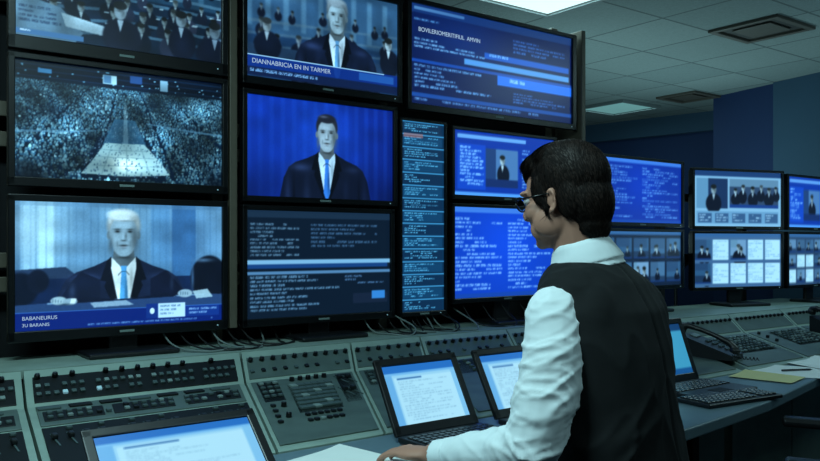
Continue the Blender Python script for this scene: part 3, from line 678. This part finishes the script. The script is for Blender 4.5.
for i in range(7):
    s=1.36+.06*i; cable([(s,-.06,1.0),(s+.01,.0,.9),(s+.05,.08+.08*rc.random(),.885),(s+.12,.04+.12*rc.random(),.885),(s+.15,-.06,.96)],.0035,M_cab if i%3 else M_cabw,'thin cable tangled on the ledge under tall display')
for i in range(4):
    s=1.9+.12*i; cable([(s,-.03,.97),(s+.01,.05,.9),(s+.08,.12,.884),(s+.2,.1+.05*rc.random(),.884),(s+.26,-.03,.95)],.0035,M_cab,'dark cable resting on the ledge behind consoles')
# ---------------- person
F=Vector((-.75,.66,0)).normalized(); L=Vector((-F.y,F.x,0)); UP=Vector((0,0,1))
base=Vector((.46,1.76,0))
spine=[(.52,.49,1.74,.165,.13),(.62,.485,1.745,.17,.135),(.75,.467,1.76,.150,.115),(.9,.45,1.78,.150,.118),(1.02,.436,1.80,.166,.120),(1.09,.426,1.816,.174,.112),(1.15,.418,1.832,.152,.09),(1.195,.41,1.842,.085,.068)]
def torso(g,dw,dd,z0=0,z1=9,pre=None):
    R=[]
    for z,x,y,w,d in spine:
        if z0<=z<=z1: R.append((Vector((x,y,z)),L*(w+dw),F*(d+dd)))
    g.loft(R,32)
SL=Vector((.311,1.713,1.105)); SR=Vector((.527,1.957,1.105))
EL=Vector((.25,1.64,.825)); WL=Vector((.05,1.77,.782))
ER=Vector((.50,2.13,.86)); WR=Vector((.385,2.31,.79))
HS=1.0
HC=Vector((.360,1.865,1.366)); FH=Vector((-.79,.59,-.17)).normalized(); LH=UP.cross(FH).normalized(); UH=FH.cross(LH)
MH=Matrix.Translation(HC)@Matrix((FH,LH,UH)).transposed().to_4x4()@Matrix.Scale(HS,4)
def H(x,y,z): return MH@Vector((x,y,z))
RH=Matrix((FH,LH,UH)).transposed().to_4x4()@Matrix.Scale(HS,4)
def hand(g,wr,d,side,curl):
    d=d.normalized(); sd=(UP.cross(d)).normalized()*side; up=UP
    R=Matrix((d,sd,up)).transposed().to_4x4()
    pc=wr+d*.048+up*.002
    g.ell(pc,(.05,.041,.015),R); g.ell(wr+d*.02,(.03,.03,.018),R); g.ell(wr+d*.07+up*.003,(.022,.038,.0135),R)
    for i,(ln,off) in enumerate(((.068,.031),(.078,.011),(.072,-.010),(.056,-.029))):
        p=wr+d*(.086-.003*abs(i-1))+sd*off+up*.004; r=.0092-.0006*i
        dirs=(0.15+.1*curl,.75*curl,1.35*curl)
        for k,(fr,an) in enumerate(zip((.45,.31,.24),dirs)):
            v=(d*math.cos(an)-up*math.sin(an)+sd*off*1.2).normalized(); q=p+v*ln*fr; g.seg(p,q,r,r*.93,n=12); p=q; r*=.92
    p=wr+d*.025+sd*.03; v=(d*.7+sd*.65-up*.12).normalized(); q=p+v*.042; g.seg(p,q,.0125,.0105,n=12); v2=(d*.95+sd*.15-up*.25).normalized(); g.seg(q,q+v2*.032,.0103,.0085,n=12)
g=G(); torso(g,-.015,-.015)
nb=Vector((.412,1.84,1.15))
g.chain([(nb,.060),(Vector((.394,1.85,1.225)),.060),(H(-.025,0,-.06),.061)])
for S,E,Wr,sd in ((SL,EL,WL,1),(SR,ER,WR,-1)):
    g.chain([(S-UP*.01,.046),(S.lerp(E,.4),.044),(E,.038),(E.lerp(Wr,.35),.036),(Wr,.027)])
hand(g,WL,Vector((-.80,.58,-.06)),-1,.6)
hand(g,WR,Vector((-.6,.8,-.05)),1,.5)
HL=Vector((.485,1.745,.60)); legs=[]
for k,sd in ((1,1),(-1,-1)):
    hp=HL+L*.09*sd; kn=hp+F*.40+L*.05*sd+Vector((0,0,-.03)); an=kn+F*.02+Vector((0,0,-.48)); an.z=.09
    legs.append((hp,kn,an)); g.chain([(hp,.075),(kn,.052),(kn.lerp(an,.35),.05),(an,.035)]); g.chain([(an+Vector((0,0,-.04)),.035),(an+F*.16+Vector((0,0,-.06)),.025)])
g.ell(H(-.008,0,.02),(.096,.075,.092),RH); g.ell(H(.035,0,-.035),(.058,.058,.075),RH); g.ell(H(.05,0,-.085),(.036,.04,.032),RH)
g.ell(H(.072,0,-.102),(.016,.02,.014),RH); g.ell(H(.015,0,-.07),(.058,.06,.038),RH)
g.seg(H(.086,0,.01),H(.103,0,-.03),.009,.0115); g.ell(H(.098,.0,-.036),(.013,.017,.009),RH)
g.ell(H(.081,.03,.018),(.012,.026,.008),RH); g.ell(H(.081,-.03,.018),(.012,.026,.008),RH)
g.ell(H(.082,0,-.062),(.012,.022,.006),RH); g.ell(H(.08,0,-.073),(.012,.02,.007),RH)
for sg in (1,-1):
    ec=(-.002,sg*.077,-.016)
    pts=[]
    for k in range(11):
        a=-2.2+k*.44; pts.append((H(ec[0]-.011*math.cos(a)-.003,ec[1]+sg*(.003+.003*math.cos(a)),ec[2]+.024*math.sin(a)),.0036))
    g.chain(pts); g.ell(H(ec[0],ec[1]-sg*.004,ec[2]),(.011,.005,.019),RH); g.ell(H(ec[0]+.004,ec[1]-sg*.001,ec[2]-.024),(.006,.004,.008),RH)
    g.ell(H(.058,sg*.044,-.03),(.026,.02,.024),RH)
    g.ell(H(.02,sg*.055,-.06),(.042,.016,.034),RH); g.ell(H(.05,sg*.035,-.07),(.03,.02,.03),RH)
me=blob(g,M_skin,.004,3); me.transform(Matrix.Translation(-base)); me.name='person'
person=link('person',me,None,tuple(base),(0,0,0),'seated man in black vest, white shirt and glasses at worktop','person')
def pchild(name,me,label=None):
    me.transform(Matrix.Translation(-base)); return link(name,me,person,label=label)
# hair
g=G(); g.ell(H(-.02,0,.036),(.097,.080,.090),RH,sub=4); g.ell(H(-.052,0,-.02),(.063,.070,.086),RH,sub=4); g.ell(H(.036,0,.08),(.054,.060,.034),RH); g.ell(H(-.005,.0,.084),(.080,.066,.044),RH)
g.ell(H(-.058,0,-.080),(.040,.054,.044),RH); g.ell(H(.056,0,.07),(.034,.048,.028),RH@Euler((0,.3,0)).to_matrix().to_4x4())
for sg in(1,-1): g.ell(H(.028,sg*.067,.016),(.02,.010,.034),RH); g.ell(H(.016,sg*.070,-.012),(.008,.006,.032),RH); g.ell(H(-.036,sg*.066,-.01),(.028,.013,.05),RH)
hm=blob(g,M_hair,.004,5); hm.materials.append(M_hair2)
rs=random.Random(11); vs=[(v.co.copy(),v.normal.copy()) for v in hm.vertices]
bm=bmesh.new(); bm.from_mesh(hm); MI=MH.inverted()
for k in range(15000):
    p,n=vs[rs.randrange(len(vs))]
    l=MI@p
    if (p-HC).length<.05: continue
    clump=mnoise.noise_vector(p*18)
    # blended flow: crown swirls forward/side on top, straight down at sides and back
    tb=max(0,min(1,(l.z-.045)/.05)); side=max(-1,min(1,(l.y+.02)/.03))
    top=(FH*(.55 if l.x>.0 else -.45)+LH*.8*side-UH*.2); dn=(-UH*1.0-FH*.3)
    fd=top*tb+dn*(1-tb)+clump*.16+Vector((rs.uniform(-.09,.09),rs.uniform(-.09,.09),rs.uniform(-.06,.06)))
    t=(fd-n*fd.dot(n))
    if t.length<.05: continue
    t.normalize(); sd=n.cross(t)*rs.uniform(.0006,.0012); ln=rs.uniform(.018,.032) if l.z>-.05 else rs.uniform(.006,.012); lift=rs.uniform(.0006,.0022)
    prev=None; mi=1 if rs.random()<.4 else 0
    for q in range(4):
        s=ln*q/3; c=p+t*s+n*(lift*math.sin(math.pi*min(1,q/3+.25))-.95*s*s/.18)
        a=bm.verts.new(c+sd*(1-q/3.2)+n*.0003); b=bm.verts.new(c-sd*(1-q/3.2))
        if prev: f=bm.faces.new((prev[0],prev[1],b,a)); f.material_index=mi
        prev=(a,b)
bm.to_mesh(hm); bm.free()
pchild('hair',hm,'short dark brown hair')
for sg in(1,-1):
    pchild('eye',G().ell(H(.079,sg*.03,.0),(.011,.012,.009),RH).mesh('eye',M_eye,True))
gl=G()
def tor(g,c,r,t):
    n=24
    pts=[c+LH*(r*1.15*math.cos(2*math.pi*i/n))+UH*(r*.8*math.sin(2*math.pi*i/n)) for i in range(n)]
    for i in range(n): g.seg(pts[i],pts[(i+1)%n],t,t,n=6,caps=False)
for sg in(1,-1):
    tor(gl,H(.098,sg*.031,-.004),.0215,.0018); gl.seg(H(.097,sg*.056,.004),H(.087,sg*.072,.004),.0018,.0018); gl.seg(H(.087,sg*.072,.004),H(-.0,sg*.080,.0),.002,.0017)
gl.seg(H(.1,.009,.0),H(.1,-.009,.0),.0016,.0016)
glo=pchild('glasses',gl.mesh('glasses',M_knob,True),'thin black rimmed glasses')
for sg in(1,-1):
    lm=G().ell(H(.098,sg*.031,-.004),(.0006,.023,.016),RH,sub=2).mesh('lens',M_glass,True); lm.transform(Matrix.Translation(-base)); link('lens',lm,glo)
# shirt
g=G(); torso(g,.004,.004,.6)
arms=[]
for S,E,Wr,sd in ((SL,EL,WL,1),(SR,ER,WR,-1)):
    M1=S.lerp(E,.35)-F*.014; M2=S.lerp(E,.65)-F*.014
    g.chain([(S-Vector((0,0,.005)),.064),(M1,.067),(M2,.066),(E+Vector((0,0,.012)),.061),(E.lerp(Wr,.25),.056),(E.lerp(Wr,.6),.047),(E.lerp(Wr,.88),.036)])
    arms.append((S,E,Wr))
sm=blob(g,M_shirt,.0045,6)
def shirt_fold(p):
    best=None
    for S,E,Wr in arms:
        for a,b,off in ((S,E,0),(E,Wr,1)):
            ab=b-a; t=max(0,min(1,(p-a).dot(ab)/ab.length_squared)); d=(p-(a+ab*t)).length
            if best is None or d<best[0]: best=(d,t,off,a,b)
    d,t,off,a,b=best
    if d>.11: return 0
    ax=(b-a).normalized(); r=p-a; u=r.dot(ax); e1=ax.cross(UP).normalized() if abs(ax.z)<.9 else ax.cross(F).normalized(); e2=ax.cross(e1); x=r.dot(e1); y=r.dot(e2)
    el=1-min(1,abs((t if off==0 else -t)-(1 if off==0 else 0))*1.2)
    k=.4+.5*el
    w=mnoise.noise(Vector((x*7,y*7,u*5+3*off)))
    q1=Vector((u*15+x*15+w*1.6,x*4,y*4+off*5)); q2=Vector((u*26-x*20+y*12+w*2,x*6+9,y*6+off*5)); q3=Vector((u*40+x*30,x*9,y*9+4))
    tf=1 if off==0 else (1-.6*t)
    return tf*k*(.010*(ridge(q1)-.35)+.006*(ridge(q2)-.3)+.003*(ridge(q3)-.3))+.003*w
folds(sm,shirt_fold)
sm=eval_mesh(sm,[lambda o:(lambda m:(setattr(m,'factor',.5),setattr(m,'iterations',1)))(o.modifiers.new('s','SMOOTH'))],M_shirt)
pchild('shirt',sm,'white long-sleeved shirt')
for S,E,Wr in ((SL,EL,WL),(SR,ER,WR)):
    g=G(); a=E.lerp(Wr,.82); b=E.lerp(Wr,.97); ax=(b-a).normalized(); u=ax.cross(UP).normalized(); v=ax.cross(u)
    g.loft([(a,u*.042,v*.037),(b,u*.039,v*.034)],20)
    pchild('cuff',blob(g,M_shirt,.004,2))
# collar
g=G(); n0=Vector((.410,1.842,1.198)); ax=(Vector((.390,1.852,1.275))-n0).normalized(); u=ax.cross(LH).normalized(); v=ax.cross(u)
g.loft([(n0-ax*.012,u*.088,v*.086),(n0+ax*.012,u*.080,v*.078),(n0+ax*.04,u*.071,v*.069),(n0+ax*.056,u*.0675,v*.0655),(n0+ax*.060,u*.064,v*.062)],32)
g.loft([(n0+ax*.004,u*.0875,v*.0855),(n0+ax*.010,u*.086,v*.084),(n0+ax*.052,u*.0705,v*.0685)],32)
pchild('collar',folds(blob(g,M_shirt,.003,1),lambda p:.0035*mnoise.noise(p*24)))
# vest
g=G(); R=[]
for z,x,y,w,d in spine:
    if z<.6: continue
    if z>1.16: R.append((Vector((x,y,1.212)),L*(.090),F*.080)); continue
    R.append((Vector((x,y,z+ (.018 if z>1.05 else 0)))-F*.004,L*(w+(.012 if z<1.05 else .006)),F*(d+.02)))
g.loft(R,40)
for sg in (1,-1):
    c=Vector((.42,1.83,1.158)); g.ell(c+L*sg*.098,(.088,.072,.044),Matrix((L*sg,F,UP)).transposed().to_4x4()@Euler((0,.42,0)).to_matrix().to_4x4())
    if sg<0: g.ell(Vector((.43,1.815,1.065))+L*sg*.125-F*.034,(.070,.074,.11),Matrix((L*sg,F,UP)).transposed().to_4x4())
    else: g.ell(Vector((.43,1.815,1.065))+L*sg*.098-F*.044,(.070,.064,.11),Matrix((L*sg,F,UP)).transposed().to_4x4())
vm=blob(g,M_vest,.0055,8)
def vest_fold(p):
    r=p-Vector((.45,1.78,0)); a=r.dot(L); b=r.dot(F); w=mnoise.noise(Vector((a*6,b*6,p.z*5)))
    low=max(0,min(1,(1.05-p.z)/.2))
    h=.010*low*(ridge(Vector((p.z*9+a*5*(1 if a>0 else -1)+w*1.3,a*2.5,b*2.5)))-.3)
    seam=-.004*math.exp(-(a/.004)**2) if b<0 else 0
    return h+.005*w+seam+.004*(ridge(Vector((a*16,p.z*5,b*6+w)))-.3)
folds(vm,vest_fold)
pchild('vest',vm,'plain black vest')
g=G(); torso(g,.008,.008,.5,.8)
for hp,kn,an in legs: g.chain([(hp,.085),(kn,.065),(kn.lerp(an,.4),.06),(an,.048)])
pchild('trousers',blob(g,M_trou,.007,4))
for hp,kn,an in legs:
    g=G(); a=an.copy(); a.z=.045; g.chain([(a-F*.05,.04),(a+F*.08,.042),(a+F*.19,.034)]); g.seg(an-Vector((0,0,.02)),a,.046,.04)
    m=blob(g,M_shoe,.005,3)
    for v in m.vertices: v.co.z=max(v.co.z,.003)
    pchild('shoe',m)
def chair(P,rz,seat,backh,label,arms=True):
    e=empty('office_chair',P,rz,label,'chair')
    g=G(); g.box((0,0,seat-.035),(.46,.46,.07),.03,seg=4); link('seat',g.mesh('seat',M_fab,True),e)
    g=G(); g.box((0,-.25,(seat+backh)/2+.06),(.42,.05,backh-seat-.1),.024,rot=(.1,0,0),seg=4); link('backrest',g.mesh('backrest',M_fab,True),e)
    g=G(); g.box((0,-.285,(seat+.1)),(.05,.02,.3),.006); g.box((0,-.2,seat-.08),(.05,.2,.02),.005); link('back_support',g.mesh('back_support',M_black),e)
    g=G(); g.cyl((0,0,(seat-.07+.1)/2),.028,seat-.17); link('column',g.mesh('column',M_keyl,True),e)
    for k in range(5):
        a=k*2*math.pi/5+.3; g=G(); g.seg((0,0,.1),(.28*math.cos(a),.28*math.sin(a),.075),.022,.015); link('leg',g.mesh('leg',M_black,True),e)
        g=G(); g.cyl((.28*math.cos(a),.28*math.sin(a),.03),.03,.04,rot=(math.pi/2,0,a),n=18,bev=.004); link('caster',g.mesh('caster',M_black,True),e)
    if arms:
        for sg in(1,-1):
            g=G(); g.seg((sg*.24,0,seat-.05),(sg*.28,0,seat+.03),.014,.014); g.seg((sg*.28,0,seat+.03),(sg*.28,-.02,seat+.19),.014,.014); g.box((sg*.28,0,seat+.205),(.06,.26,.03),.012,seg=3)
            link('armrest',g.mesh('armrest',M_black),e)
chair((.49,1.73,0),math.atan2(F.y,F.x)-math.pi/2,.50,.70,'dark office chair the man sits on',False)
chair((1.22,2.30,0),TH+.5,.47,.80,'empty dark office chair pulled up to worktop')
# ---------------- room
def tilemat():
    m=bpy.data.materials.new('ceiling_tiles'); m.use_nodes=True; nt=m.node_tree; b=nt.nodes['Principled BSDF']
    tc=nt.nodes.new('ShaderNodeTexCoord'); mp=nt.nodes.new('ShaderNodeMapping'); mp.inputs['Rotation'].default_value=(0,0,-TH)
    br=nt.nodes.new('ShaderNodeTexBrick'); br.offset=0; br.inputs['Scale'].default_value=1; br.inputs['Mortar Size'].default_value=.009; br.inputs['Brick Width'].default_value=.6; br.inputs['Row Height'].default_value=.6
    br.inputs['Color1'].default_value=lin((136,150,150)); br.inputs['Color2'].default_value=lin((122,137,138)); br.inputs['Mortar'].default_value=lin((88,100,102))
    no=nt.nodes.new('ShaderNodeTexNoise'); no.inputs['Scale'].default_value=70; no.inputs['Detail'].default_value=6
    bp=nt.nodes.new('ShaderNodeBump'); bp.inputs['Strength'].default_value=.5; bp.inputs['Distance'].default_value=.01
    mul=nt.nodes.new('ShaderNodeMix'); mul.data_type='RGBA'; mul.blend_type='MULTIPLY'; mul.inputs[0].default_value=.35
    nt.links.new(tc.outputs['Object'],mp.inputs[0]); nt.links.new(mp.outputs[0],br.inputs['Vector']); nt.links.new(br.outputs['Color'],mul.inputs[6]); nt.links.new(tc.outputs['Object'],no.inputs['Vector'])
    nt.links.new(no.outputs['Fac'],mul.inputs[7]); nt.links.new(mul.outputs[2],b.inputs['Base Color'])
    nt.links.new(no.outputs['Fac'],bp.inputs['Height']); nt.links.new(bp.outputs[0],b.inputs['Normal'])
    b.inputs['Roughness'].default_value=.9; return m
M_ceil=tilemat(); M_wall=pmat('wall_blue',(25,50,92),.8,var=.06,scale=4); M_wall2=pmat('wall_slate',(50,80,104),.8,var=.06,scale=4); M_floor=pmat('floor_carpet',(44,50,56),.95,var=.3,scale=200,bump=.2)
CZ=2.65
foot=[(7.43,-2.5),(2.87,7.54),(3.35,8.25),(2.03,9.5),(1.2,10.3),(-3.8,8.0),(-3.8,-2.5)]
def wall(name,a,b,mat,z0=0,z1=CZ,th=.08):
    a=Vector(a+(0,));b=Vector(b+(0,)); v=b-a; g=G(); g.box((v.length/2,-th/2,(z1+z0)/2),(v.length,th,z1-z0)); 
    return link(name,g.mesh(name,mat),None,tuple(a),(0,0,math.atan2(v.y,v.x)),kind='structure')
nm=['wall_right','wall_alcove','wall_far','wall_corner','wall_back','wall_left','wall_front']
for i,n in enumerate(nm): wall(n,foot[i],foot[(i+1)%7],M_wall if n!='wall_front' else M_wall2)
g=G(); g.slab(foot,-.05,0); link('floor',g.mesh('floor',M_floor),kind='structure')
g=G(); g.slab(foot,CZ,CZ+.05); link('ceiling',g.mesh('ceiling',M_ceil),kind='structure')
v=Vector((-.413,.911,0)); nin=Vector((-.911,-.413,0))
a=Vector((3.2,6.9,0))+nin*.05; b=a-v*6
g=G(); g.box((3,0,CZ/2),(6,.06,CZ-.002)); link('trim_1',g.mesh('trim_1',M_wall2),None,tuple(b),(0,0,math.atan2(v.y,v.x)),kind='structure')
g=G(); g.box((.9,.05,CZ-.1),(1.7,.08,.2)); link('trim_2',g.mesh('trim_2',M_wall2),None,(3.35,8.25,0),(0,0,math.atan2(1.25,-1.32)),kind='structure')
LC=(.56,.94,.98)
def lampfix(x,y,w,d,power,label,mat=None):
    e=empty('ceiling_light',(x,y,CZ-.03),TH,label,'ceiling light')
    g=G(); ring2=[(0,d/2-.015,w,.03),(0,-d/2+.015,w,.03),(w/2-.015,0,.03,d-.06),(-w/2+.015,0,.03,d-.06)]
    for cx,cy,sx,sy in ring2: g.box((cx,cy,.014),(sx,sy,.03),.003)
    link('frame',g.mesh('frame',M_frame),e)
    g=G(); g.box((0,0,.02),(w-.06,d-.06,.01),.002); link('diffuser',g.mesh('diffuser',mat or M_lamp),e)
    l=bpy.data.lights.new('lamp','AREA'); l.shape='RECTANGLE'; l.size=w-.08; l.size_y=d-.08; l.energy=power; l.color=LC
    o=bpy.data.objects.new('lamp',l); COL.objects.link(o); o.parent=e; o.location=(0,0,.008)
lampfix(.62,4.35,.9,.5,9,'bright recessed fluorescent ceiling light above the monitor rack')
lampfix(2.1,8.05,.6,.6,3,'recessed ceiling light near the far blue wall',M_lamp2)
lampfix(-.7,1.1,1.2,.6,42,'recessed fluorescent ceiling light over the console')
lampfix(1.2,.6,1.2,.6,10,'recessed fluorescent ceiling light over the operator')
lampfix(3.2,3.6,1.2,.6,17,'recessed fluorescent ceiling light over the far desk')
def add_fill_light(x,y,h,power,label):  # invented standing lamps, out of sight, added to brighten the ceiling and walls
    e=empty('added_uplight',(x,y,0),0,label,'added fill light')
    g=G(); g.cyl((0,0,.015),.15,.03,n=32,bev=.004); link('base',g.mesh('base',M_black),e)
    g=G(); g.cyl((0,0,h/2),.014,h-.05); link('pole',g.mesh('pole',M_black,True),e)
    g=G(); g.cyl((0,0,h-.01),.05,.08,.16,n=32); link('lamp_shade',g.mesh('lamp_shade',M_black),e)
    l=bpy.data.lights.new('lamp','AREA'); l.shape='DISK'; l.size=.28; l.energy=power; l.color=LC
    o=bpy.data.objects.new('lamp',l); COL.objects.link(o); o.parent=e; o.location=(0,0,h+.04); o.rotation_euler=(math.pi,0,0)
add_fill_light(1.0,5.6,1.1,14,'added fill lamp, unseen behind the monitor rack, brightening the ceiling')
add_fill_light(2.2,6.6,1.1,13,'added fill lamp, unseen behind the far monitors, brightening the ceiling')
add_fill_light(3.9,4.6,1.1,12,'added fill lamp, out of view beside the far desk, brightening the ceiling')
def vent(x,y,w,d,label):
    e=empty('air_vent',(x,y,CZ-.02),TH,label,'air vent'); g=G()
    for cx,cy,sx,sy in [(0,d/2-.02,w,.04),(0,-d/2+.02,w,.04),(w/2-.02,0,.04,d-.08),(-w/2+.02,0,.04,d-.08)]: g.box((cx,cy,.01),(sx,sy,.02),.003)
    link('frame',g.mesh('frame',M_vent),e)
    g=G(); g.box((0,0,.008),(w*.55,d*.55,.008),.003); link('louvre',g.mesh('louvre',M_vent),e)
    g=G(); g.box((0,0,.018),(w-.06,d-.06,.003)); link('duct_plate',g.mesh('duct_plate',M_vent2),e)
vent(2.27,5.15,.47,.47,'square brown-grey metal ceiling air vent')
vent(2.62,7.5,.42,.42,'small ceiling vent near the far wall')
g=G(); g.box((0,0,0),(.07,.03,.1),.008,mat=0); g.box((0,-.017,.02),(.04,.004,.02),.001,mat=1)
p=Vector((3.2,6.9,1.95))+v*.35; o=link('wall_thermostat',g.mesh('wall_thermostat',[M_keyl,M_led]),None,tuple(p+nin*.017),(0,0,math.atan2(v.y,v.x)+math.pi),'small pale thermostat box on the blue wall','thermostat')
wd=bpy.data.worlds.new('World'); SC.world=wd; wd.use_nodes=True; wd.node_tree.nodes['Background'].inputs[0].default_value=(.05,.09,.12,1); wd.node_tree.nodes['Background'].inputs[1].default_value=.3
cd=bpy.data.cameras.new('Camera'); cam=bpy.data.objects.new('Camera',cd); COL.objects.link(cam); cam.location=(0,0,1.25); cam.rotation_euler=(math.pi/2,0,0)
cd.sensor_width=36; cd.lens=36*797/820; cd.shift_y=14.5/820; cd.clip_start=.05
SC.camera=cam
